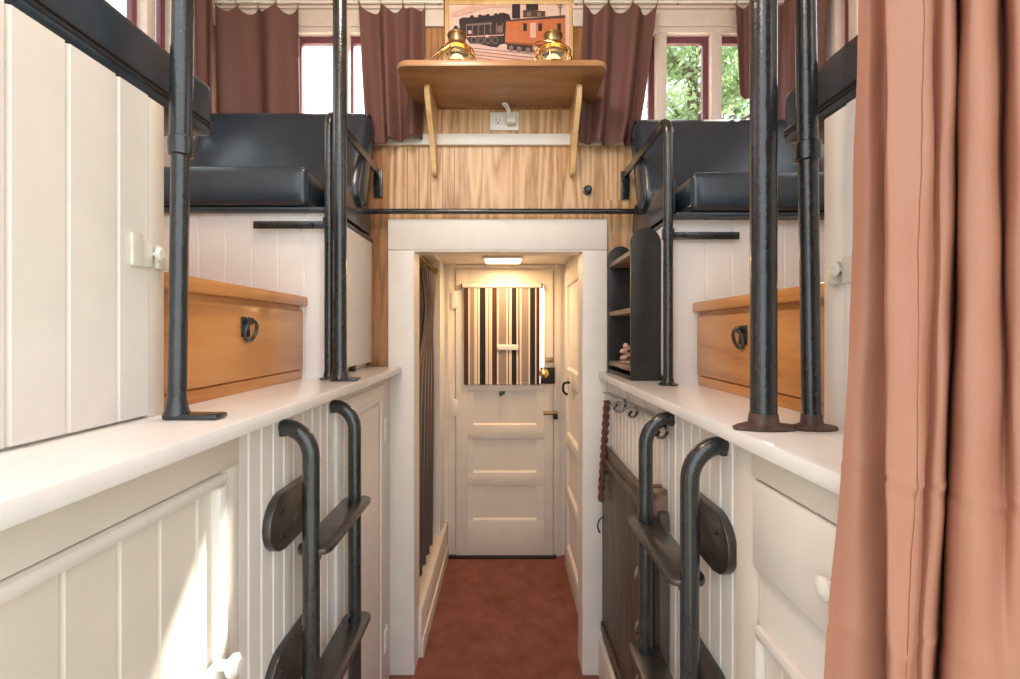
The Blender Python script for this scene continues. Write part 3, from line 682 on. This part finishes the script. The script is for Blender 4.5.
def lantern(x, y, label, flip):
    z = zS+.0225; t = thing('lantern', label, 'lantern', (x, y, z), None)
    bm = BM(); lathe(bm, [(.062, 0), (.066, .006), (.066, .034), (.055, .044), (.040, .050)], (x, y, z), 28); squash(bm, z); obj('base', bm, 'brass', t)
    bm = BM(); lathe(bm, [(.040, .050), (.058, .070), (.066, .100), (.060, .130), (.046, .150)], (x, y, z), 28); squash(bm, z); obj('glass_globe', bm, 'lens', t)
    bm = BM(); lathe(bm, [(.048, .150), (.062, .154), (.060, .166), (.044, .186), (.036, .196)], (x, y, z), 28); squash(bm, z); cp = obj('dome_cap', bm, 'brass', t)
    bm = BM(); lathe(bm, [(.034, .194), (.036, .198), (.036, .232), (.041, .236), (.041, .243), (.030, .248)], (x, y, z), 24); squash(bm, z); obj('chimney', bm, 'oldbrass', cp)
    bm = BM()
    for h, r in ((.060, .074), (.105, .080), (.146, .074)): tube(bm, [(x+r*math.cos(2*PI*k/28), y+r*math.sin(2*PI*k/28), z+h) for k in range(28)], .0036, 6, True)
    for k in range(6):
        a = 2*PI*k/6+.26; tube(bm, spline([(x+q*math.cos(a), y+q*math.sin(a), z+h) for q, h in ((.064, .02), (.075, .06), (.081, .105), (.075, .146), (.056, .164))], 3), .0028, 6)
    squash(bm, z); obj('wire_guard', bm, 'brass', t)
    bm = BM(); d = -1 if flip else 1
    if flip: pts = [(x-.068*math.cos(a)*0-.155*math.sin(a)*1.0, y+.07*math.cos(a), z+.150-.105*math.sin(a)) for a in [PI*k/14 for k in range(15)]]
    else: pts = [(x-.085*math.sin(a), y+.07*math.cos(a), z+.150+.03*math.sin(a)) for a in [PI*k/14 for k in range(15)]]
    tube(bm, pts, .0038, 8); squash(bm, z); obj('bail_handle', bm, 'brass', t)
m, nt, p = newmat('lantern_lens'); p.inputs['Base Color'].default_value = (1, .90, .68, 1); p.inputs['Roughness'].default_value = .08
p.inputs['Transmission Weight'].default_value = .8; p.inputs['IOR'].default_value = 1.3; M['lens'] = m
lantern(-.205, 1.935, 'brass railway lantern on the left end of the oak shelf', True)
lantern(.205, 1.935, 'brass railway lantern on the right end of the oak shelf', False)
# framed print of a steam locomotive and a caboose
cols = {'sky': (.76, .55, .46), 'ink': (.035, .026, .027), 'red': (.56, .17, .07), 'roof': (.10, .05, .045), 'snow': (.72, .47, .42), 'grey': (.22, .15, .14), 'deep': (.26, .07, .03), 'pale': (.70, .42, .34)}
for k, v in cols.items(): M['p_'+k] = plain('print_'+k, v, .4, var=.08, nscale=40)
PT = thing('framed_print', 'large framed print of a steam locomotive and red caboose above the shelf', 'picture', (.01, YW-.015, zS+.025))
PX0, PX1, PZ0, PZ1 = -.262, .30, zS+.03, ZC-.006
names = list(cols); bm = BM(); yp = YW-.014
box(bm, PX0, PX1, yp, YW-.0065, PZ0, PZ1)
lay = [0]
def ink(pts, c):
    lay[0] += 1; y = yp-.00012*lay[0]
    f = bm.faces.new([bm.verts.new(((p[0]-505)*2.118/F, y, min(PZ1, max(PZ0, (332-p[1])*2.118/F)))) for p in pts]); f.material_index = names.index(c)
    if f.normal.y > 0: f.normal_flip()
def blob(cx, cy, rx, ry, c, n=10): ink([(cx+rx*math.cos(2*PI*k/n), cy+ry*math.sin(2*PI*k/n)) for k in range(n)], c)
def rec(a, b, c, d, col): ink([(a, b), (c, b), (c, d), (a, d)], col)
ink([(451, 40), (480, 43), (567, 56), (567, 75), (451, 75)], 'snow')
ink([(451, 56), (500, 52), (560, 66), (560, 70), (451, 66)], 'pale')
for k in range(4): ink([(462, 47+3*k), (566, 57+4*k), (566, 58+4*k), (462, 47.8+3*k)], 'grey')
ink([(459, 20), (462, 18), (478, 17.5), (480, 16), (487, 15.5), (488, 16.5), (498, 15), (500, 13), (509, 14.5), (511, 20), (506, 22), (505, 44), (500, 45), (497, 48), (490, 47), (478, 44), (470, 44), (466, 38), (460, 32)], 'ink')
for k in range(7): rec(466+6*k, 26-.5*k, 467+6*k, 36-.4*k, 'grey')
for k in range(5): blob(472+8*k, 17.2-.6*k, 2.0, 1.6, 'ink')
ink([(464, 37), (504, 35), (504, 36), (464, 38)], 'pale')
ink([(452, 14), (470, 6), (498, 2), (512, 4), (512, 8), (490, 8), (468, 14), (452, 18)], 'pale')
rec(453, 29, 462, 36, 'ink'); blob(456, 30, 2.5, 4, 'ink')
for k in range(4): blob(474+7*k, 41, 3.2, 3.6, 'grey'); blob(474+7*k, 41, 2.4, 2.8, 'ink')
ink([(466, 25), (492, 23), (492, 25), (466, 27)], 'grey'); blob(500, 30, 3, 4, 'grey'); blob(470, 33, 2, 2, 'pale'); blob(487, 37, 2, 1.5, 'pale')
ink([(506, 21), (565, 18), (565, 47), (505, 43)], 'red')
ink([(504, 21), (565, 16), (565, 19), (506, 22.5)], 'roof')
ink([(523, 18), (523, 11), (545, 12), (545, 17)], 'roof'); rec(527, 13, 531, 17, 'grey'); rec(537, 13.5, 541, 17, 'grey')
rec(512, -6, 520, 19, 'ink'); rec(526, -6, 538, 11, 'ink'); ink([(519, -2), (527, 2), (527, 6), (519, 3)], 'ink')
for a in (525, 540, 559): rec(a-1.8, 25, a+1.8, 32, 'ink'); rec(a-2.4, 24.2, a+2.4, 25, 'deep')
ink([(530, 24), (536, 24), (536, 39), (530, 38.6)], 'pale')
ink([(505, 43), (565, 47), (565, 49), (505, 45)], 'deep')
ink([(507, 45), (533, 47), (533, 53), (507, 50)], 'ink'); ink([(545, 48), (562, 49), (562, 56), (545, 54)], 'ink')
for a, b in ((511, 49), (519, 50), (528, 51), (549, 53), (558, 54)): blob(a, b, 2.5, 2.5, 'grey')
rec(559.4, 4, 560.4, 17, 'grey'); rec(556.5, 6, 563, 6.8, 'grey'); rec(557.5, 8.6, 562, 9.3, 'grey')
pr = obj('print', bm, ['p_'+k for k in names], PT, flat=True)
bm = BM(); frame_y(bm, YW-.022, YW-.0065, PX0-.018, PX1+.018, PZ0-.006, PZ1+.004, .018, .003); obj('picture_frame', bm, 'bracket', PT)
# outlet with plug
O = thing('wall_outlet', 'white double socket plate under the oak shelf', 'outlet', (-.002, YW-.006, .945))
bm = BM(); box(bm, -.070, .066, YW-.009, YW-.0002, .945, 1.030, .003); pt = obj('cover_plate', bm, 'plastic', O)
for cx in (-.033, .029):
    bm = BM(); prism(bm, rrect(cx-.022, cx+.022, .971, 1.004, .014, lambda a, b: (a, b)), 'y', YW-.012, YW-.008); so = obj('socket', bm, 'plastic', pt)
    bm = BM(); box(bm, cx-.010, cx-.007, YW-.0125, YW-.0115, .986, .998); box(bm, cx+.006, cx+.009, YW-.0125, YW-.0115, .987, .997); lathe(bm, [(.004, -.0125), (.004, -.0115)], (cx, YW, .979), 10, 'y'); obj('socket_slot', bm, 'slot', so)
G = thing('power_plug', 'pale plug with looped cord in the right hand socket', 'plug', (.029, YW-.02, .96))
bm = BM(); box(bm, .006, .052, YW-.046, YW-.0126, .963, 1.008, .008); obj('plug_body', bm, 'clear', G)
bm = BM(); tube(bm, spline([(.028, YW-.044, .995), (.018, YW-.062, 1.02), (.006, YW-.07, 1.038), (-.012, YW-.06, 1.043), (.004, YW-.055, 1.03), (.016, YW-.045, 1.004)], 6), .0042, 8); obj('cord', bm, 'plastic', G)
c = px(587, 191, YW)
B_ = thing('coat_peg', 'small black round peg on the oak wall right of the shelf', 'knob', (c[0], YW, c[2]))
bm = BM(); lathe(bm, [(.021, .001), (.021, -.004), (.012, -.007)], (c[0], YW, c[2]), 20, 'y'); obj('rosette', bm, 'iron', B_)
bm = BM(); lathe(bm, [(.009, -.006), (.009, -.016), (.017, -.022), (.018, -.030), (.010, -.036)], (c[0], YW, c[2]), 20, 'y'); obj('knob', bm, 'iron', B_)

# ------------------------------------------------------------------ cupola curtains
def drape(label, P0, P1, Q0, Q1, ztop, zbot, n, amp, ph=0, rings=4, scal=.034, hem=None):
    """P0,P1: plan points of the top edge, Q0,Q1 of the bottom edge"""
    P0, P1, Q0, Q1 = [Vector(p) for p in (P0, P1, Q0, Q1)]
    nrm = (P1-P0).normalized(); nrm = Vector((nrm.y, -nrm.x))
    t = thing('window_curtain', label, 'curtain', ((P0.x+P1.x)/2, (P0.y+P1.y)/2, zbot), 'brown curtains on the cupola windows')
    def f(u, v):
        e = v**.8
        a, b = Q0.lerp(P0, e), Q1.lerp(P1, e); p = a.lerp(b, u)
        w = amp*(math.sin(2*PI*n*u+ph)+.35*math.sin(2*PI*n*1.7*u+ph*2.1+v))*(1-.35*v)
        p = p+nrm*w
        zt = ztop-scal*abs(math.sin(PI*(rings-1)*u))**.7
        zb = zbot+(hem(u) if hem else .004*math.sin(9*u))
        return (p.x, p.y, zb+(zt-zb)*v)
    cloth('curtain_fabric', f, 90, 24, 'drape', t, .003)
    for k in range(rings):
        q = f(k/(rings-1), 1); ax = (P1-P0).normalized()
        bm = BM(); tube(bm, [(q[0]+nrm.x*.011*math.cos(a), q[1]+nrm.y*.011*math.cos(a), ztop+.010+.015*math.sin(a)) for a in [2*PI*j/14 for j in range(14)]], .0022, 6, True); obj('curtain_ring', bm, 'oldbrass', t)
    return t
ZR = 1.515
def rod(label, pts, brackets):
    t = thing('curtain_rod', label, 'rod', pts[0])
    bm = BM(); tube(bm, pts, .0055, 10); obj('rod_tube', bm, 'plastic', t)
    bm = BM()
    for a, b in brackets: tube(bm, [a, b], .004, 8)
    obj('rod_bracket', bm, 'oldbrass', t)
yr = YW-.052
rod('thin curtain rod across the left end windows', [(-1.33, yr, ZR), (-.285, yr, ZR)], [((x, yr, ZR), (x, YW-.034, ZR)) for x in (-1.32, -.80, -.30)])
rod('thin curtain rod across the right end windows', [(.315, yr, ZR), (1.33, yr, ZR)], [((x, yr, ZR), (x, YW-.034, ZR)) for x in (.33, .80, 1.32)])
for s in (-1, 1):
    rod('thin curtain rod along the %s side windows' % ('left' if s < 0 else 'right'), [(s*1.305, .95, ZR), (s*1.305, 2.05, ZR)], [((s*1.305, y, ZR), (s*XW, y, ZR)) for y in (1.0, 2.0)])
zt_ = ZR-.016
drape('brown curtain at the left corner of the end windows', (-1.32, yr), (-.955, yr), (-1.31, yr+.01), (-.95, yr), zt_, .90, 1.7, .028, .4, 5)
drape('brown curtain between the left end window and the oak shelf', (-.665, yr), (-.37, yr-.012), (-.62, yr-.002), (-.385, yr-.015), zt_, .875, 2.6, .030, 1.0, 4, hem=lambda u: -.012+.03*u)
drape('brown curtain between the oak shelf and the right end window', (.355, yr-.012), (.695, yr), (.335, yr-.015), (.595, yr-.002), zt_, .862, 2.7, .028, 2.2, 4)
drape('short brown curtain at the far right end window', (1.055, yr), (1.185, yr), (1.07, yr), (1.175, yr), zt_, 1.075, 2, .015, .9, 3, .012)
drape('brown curtain on the left side wall', (-1.305, 2.03), (-1.305, 1.80), (-1.31, 2.04), (-1.305, 1.84), zt_, .92, 2.5, .016, .3, 3)
drape('brown curtain on the right side wall', (1.305, 1.83), (1.225, 2.062), (1.305, 1.87), (1.215, 2.062), zt_, .91, 2.5, .018, .3, 4)

# ------------------------------------------------------------------ small black rack on the right ledge
zc = -.183; zr0 = zc+.0005
RK = thing('shelf_rack', 'small black open rack with rounded sides at the right ledge end', 'rack', (.53, 1.9, zr0))
xa, xb = .472, .583
for y in (1.695, 2.068):
    bm = BM(); r = (xb-xa)/2
    poly = [(xa, zr0), (xb, zr0)] + arc((xb-r, .392-r), r, 0, PI, 14, lambda a, b: (a, b)); prism(bm, poly, 'y', y, y+.016, .002); obj('side_panel', bm, 'rack', RK)
for z in (.292, .072, -.150):
    bm = BM(); box(bm, xa+.004, xb-.004, 1.711, 2.068, z, z+.020, .002); obj('shelf', bm, 'rackedge', RK)
bm = BM(); box(bm, xa, xb, 1.711, 2.068, zr0, zr0+.014, .002); obj('plinth', bm, 'rack', RK)
ON = thing('figurine', 'tiny pink twisted ornament on the bottom shelf of the black rack', 'ornament', (.505, 1.90, -.1298))
bm = BM(); tube(bm, [(.505+.016*math.cos(t*.9), 1.90+.020*math.sin(t*.9), -.123+.0040*t) for t in range(15)], [.006+.004*math.sin(t*.9+1)**2 for t in range(15)], 10); pad(bm, .488, .522, 1.877, 1.923, -.1298, -.1198, .004, 0, 6); obj('ornament_body', bm, 'pink', ON)
bm = BM(); lathe(bm, [(.004, -.012), (.011, -.006), (.012, .003), (.006, .011)], (.508, 1.905, -.058), 14); obj('ornament_head', bm, 'pink', ON)

# ------------------------------------------------------------------ scroll hooks, cord, folding table on the right locker
HK = thing('hook_rack', 'black iron scroll hooks on the planks under the right ledge', 'hooks', (.47, 1.6, -.30))
bm = BM(); ribbon(bm, [(.459, 1.25, -.250), (.459, 2.06, -.275)], (0, 0, .0025), (.011, 0, 0)); obj('back_strip', bm, 'iron', HK)
for pts in ([(605, 402), (609, 404), (614, 403), (619, 400.5), (624, 400), (625.5, 405), (623, 410.5), (618, 411.5), (614, 408.5), (617, 405)],
            [(622, 411), (627, 407.5), (632, 406), (636.5, 408), (637, 413), (633.5, 417), (629, 415.5), (631, 412)],
            [(646, 428), (652, 425.5), (659, 424.5), (665.5, 427), (667, 432.5), (663, 437.5), (657, 436.5), (659, 432)]):
    bm = BM(); tube(bm, spline([(.449, .449*F/(a-505), (332-b)*.449/(a-505)) for a, b in pts], 5), .0052, 8); obj('hook', bm, 'iron', HK)
CD = thing('hanging_cord', 'braided russet cord hanging from the hook nearest the doorway', 'cord', (.43, 1.96, -.72))
for k in range(2):
    bm = BM(); pts = []
    for i in range(61):
        v = i/60; a = v*2*PI*6+k*PI
        pts.append((.447-.030*v+.0080*math.cos(a), 1.985-.02*v+.0080*math.sin(a), -.303-.41*v))
    tube(bm, pts, [.0085*(1 if i < 55 else 1-.08*(i-55)) for i in range(61)], 8); obj('strand', bm, 'cord', CD)
bm = BM(); lathe(bm, [(.008, -.02), (.013, -.014), (.015, 0), (.010, .014)], (.417, 1.965, -.715), 12); obj('end_knot', bm, 'cord', CD)
TB = thing('folding_table', 'dark wooden folding table board hung flat below the right hooks', 'table', (.45, 1.66, -1.38))
bm = BM(); box(bm, .440, .466, 1.285, 2.055, -1.38, -.515, .004); tp = obj('table_top', bm, 'table', TB)
bm = BM(); box(bm, .430, .4405, 1.30, 2.04, -.575, -.545, .003); box(bm, .430, .4405, 1.30, 2.04, -1.34, -1.30, .003); obj('batten', bm, 'table', tp)
bm = BM(); box(bm, .412, .4405, 1.335, 1.40, -1.36, -.50, .004); leg = obj('folded_leg', bm, 'table', TB)
for y in (1.305, 1.345):
    bm = BM(); box(bm, .425, .468, y, y+.016, -.60, -.455, .003); lathe(bm, [(.006, 0), (.005, -.004)], (.425, y+.008, -.48), 8, 'x'); obj('hinge_strap', bm, 'rackedge', TB)
for z in (-.70, -.86, -1.02):
    bm = BM(); tube(bm, spline([(.413, 1.345, z), (.392, 1.335, z+.006), (.385, 1.335, z-.02), (.397, 1.34, z-.035)], 4), .004, 8); obj('hook', bm, 'steel', leg)
bm = BM(); tube(bm, spline([(.441, 2.03, -.83), (.425, 2.03, -.84), (.415, 2.03, -.87), (.425, 2.03, -.90)], 4), .004, 8); lathe(bm, [(.009, 0), (.009, -.004)], (.441, 2.03, -.83), 10, 'x'); obj('catch', bm, 'iron', TB)
bm = BM(); box(bm, .430, .47, .90, 2.088, FL, -1.40, .003); struct('trim_12', bm, 'white')

# ------------------------------------------------------------------ big curtain in the right foreground
YC = .50
prof_t = [(858, .550), (870, .538), (884, .536), (888, .530), (886, .506), (892, .500), (914, .499), (930, .503), (934, .530), (945, .520), (955, .522), (959, .548), (963, .515), (975, .503), (992, .506), (1003, .535), (1009, .512), (1024, .500), (1060, .505), (1085, .53), (1120, .51)]
prof_b = [(826, .550), (850, .535), (880, .530), (888, .526), (887, .506), (891, .500), (902, .499), (911, .504), (915, .530), (924, .524), (932, .528), (938, .558), (945, .520), (965, .504), (985, .501), (1003, .503), (1020, .501), (1045, .505), (1090, .500), (1120, .53), (1150, .51)]
def topo(pr): return spline([((p-505)*y/F, y, 0) for p, y in pr], 8)
TA_, TB_ = topo(prof_t), topo(prof_b)
ZT, ZB = .85, -.95
za, zb_ = .36, -.38
FC = thing('door_curtain', 'large copper brown curtain hanging at the right edge, closest to the camera', 'curtain', (.50, .52, ZB))
def fcv(u, v):
    z = ZB+(ZT-ZB)*v
    kn = [(-1.0, -.7), (-.38, 0), (-.12, .58), (.05, .80), (.36, 1), (1.0, 1.12)]
    for (a, wa), (b, wb) in zip(kn, kn[1:]):
        if a <= z <= b: w = wa+(wb-wa)*(z-a)/(b-a)
    w = max(-.4, w)
    k = u*(len(TA_)-1); i = min(int(k), len(TA_)-2); fr = k-i
    p = TA_[i].lerp(TA_[i+1], fr)*w+TB_[i].lerp(TB_[i+1], fr)*(1-w)
    zc_ = -.150-.03*u*2
    tuck = -.0022*math.exp(-((z-zc_)/.004)**2)+.0012*math.exp(-((z-zc_+.010)/.006)**2)
    tuck += -.0016*math.exp(-((z+.350+.02*u)/.006)**2)
    wob = .0012*math.sin(z*13+u*40)+.0007*math.sin(z*37-u*25)
    return (p.x+.0006*math.sin(z*17+u*12), p.y+tuck+wob, z)
cloth('curtain_fabric', fcv, 144, 210, 'curtain', FC, .0022)
bm = BM()

bm = BM(); us = 6.45*8/(len(TA_)-1)
tube(bm, [Vector(fcv(us+.0012*math.sin(k*1.7), k/120))+Vector((0, -.0016, 0)) for k in range(1, 120)], .0007, 6); obj('hem_seam', bm, 'curtain', FC)
R_ = thing('curtain_rod', 'wooden rod carrying the large copper curtain at the right', 'rod', (.6, .525, ZT))
bm = BM(); tube(bm, [(.34, .525, ZT+.016), (1.359, .525, ZT+.016)], .014, 14); obj('rod_pole', bm, 'bracket', R_)
bm = BM()
lathe(bm, [(.030, -.012), (.030, 0)], (1.3598, .525, ZT+.016), 16, 'x'); obj('rod_socket', bm, 'bracket', R_)

# ------------------------------------------------------------------ outside
GZ = -2.75
bm = BM(); bmesh.ops.create_grid(bm, x_segments=4, y_segments=4, size=40); bmesh.ops.translate(bm, verts=bm.verts, vec=(0, 25, GZ))
struct('ground', bm, 'grass')
def tree(label, x, y, zc_, rx, rz, n, leaf, mat, seed):
    rnd = random.Random(seed); t = thing('tree', label, 'tree', (x, y, GZ), 'trees outside the right end windows')
    bm = BM(); tube(bm, spline([(x, y, GZ), (x+.05, y, GZ+2), (x-.05, y+.05, zc_), (x, y, zc_+rz*.8)], 5), [.16-.008*k for k in range(16)], 10)
    tips = []
    for k in range(16):
        a = rnd.uniform(0, 2*PI); h = rnd.uniform(-.7, .8)*rz; L_ = rx*math.sqrt(max(.1, 1-(h/rz)**2))*rnd.uniform(.6, 1)
        e = Vector((x+L_*math.cos(a), y+L_*math.sin(a), zc_+h)); b0 = Vector((x, y, zc_+h-.35*L_)); tips += [e, b0.lerp(e, .6)]
        tube(bm, [b0, b0.lerp(e, .5)+Vector((0, 0, .06)), e], [.045, .028, .01], 6)
    obj('trunk', bm, 'bark', t)
    bm = BM()
    cl = [(p, rnd.uniform(.18, .40)*rx) for p in tips]
    for k in range(n):
        c, r = rnd.choice(cl); d = Vector((rnd.gauss(0, 1), rnd.gauss(0, 1), rnd.gauss(0, .75))).normalized()*r*rnd.random()**.45
        p = c+d; nn = Vector((rnd.gauss(0, 1), rnd.gauss(0, 1), rnd.gauss(.6, 1))).normalized(); u = nn.orthogonal().normalized(); w = nn.cross(u); s = leaf*rnd.uniform(.6, 1.3)
        bm.faces.new([bm.verts.new(p+q) for q in (u*s, w*s*.45, -u*s, -w*s*.45)])
    me = bpy.data.meshes.new('foliage'); bmesh.ops.translate(bm, verts=bm.verts, vec=(-x, -y, -GZ)); bm.to_mesh(me); bm.free(); me.materials.append(M[mat])
    o = bpy.data.objects.new('foliage', me); COL.objects.link(o); o.parent = t
tree('leafy green tree seen through the right end windows', 3.05, 7.2, 3.7, 1.15, 1.75, 6500, .062, 'leaf', 3)
tree('darker green tree at the far right end window', 5.7, 11.2, 4.6, 1.25, 2.3, 5000, .07, 'pine', 5)

# ------------------------------------------------------------------ light
w = bpy.data.worlds.new('daylight'); S.world = w; w.use_nodes = True
bg = w.node_tree.nodes['Background']; bg.inputs[0].default_value = (.89, .95, 1, 1); bg.inputs[1].default_value = 2.2
def light(name, kind, loc, energy, color, **kw):
    l = bpy.data.lights.new(name, kind); l.energy = energy; l.color = color
    for k, v in kw.items(): setattr(l, k, v)
    o = bpy.data.objects.new(name, l); COL.objects.link(o); o.location = loc; return o
sun = light('sun', 'SUN', (6, 6, 8), 26, (1, .93, .82), angle=.025)
sun.rotation_euler = Vector((-1.40, -1.385, -1.80)).to_track_quat('-Z', 'Y').to_euler()
l = light('passage_lamp_light', 'AREA', (c[0]*0, 2.92, PZ-.04), 6, (1, .62, .31), size=.2)
light('cupola_fill_light', 'POINT', (-.30, 1.05, 1.40), 20, (1, .90, .78), shadow_soft_size=.12)  # added fill to brighten the cupola, with no lamp fixture behind it
light('aisle_fill_light', 'POINT', (-.30, .10, 1.38), 9, (1, .93, .84), shadow_soft_size=.15)  # unseen fill added above the near aisle, not a real fitting
for x in (-.205, .205): light('lantern_glow', 'POINT', (x, 1.935, zS+.10), .10, (1, .6, .25), shadow_soft_size=.03)

# ------------------------------------------------------------------ camera
cd = bpy.data.cameras.new('camera'); cam = bpy.data.objects.new('camera', cd); COL.objects.link(cam)
cd.sensor_width = 36; cd.lens = F/1020*36; cd.shift_x = 5/1020; cd.shift_y = -7.5/1020; cd.clip_start = .02
cam.rotation_euler = (PI/2, 0, 0); S.camera = cam
for o in list(COL.objects):
    if o.parent is None: o.location.z += H
S.view_settings.view_transform = 'Standard'; S.view_settings.look = 'None'; S.view_settings.gamma = 1
S.view_settings.exposure = .29; S.view_settings.use_curve_mapping = False
S.cycles.max_bounces = 10; S.cycles.diffuse_bounces = 6; S.cycles.transparent_max_bounces = 16
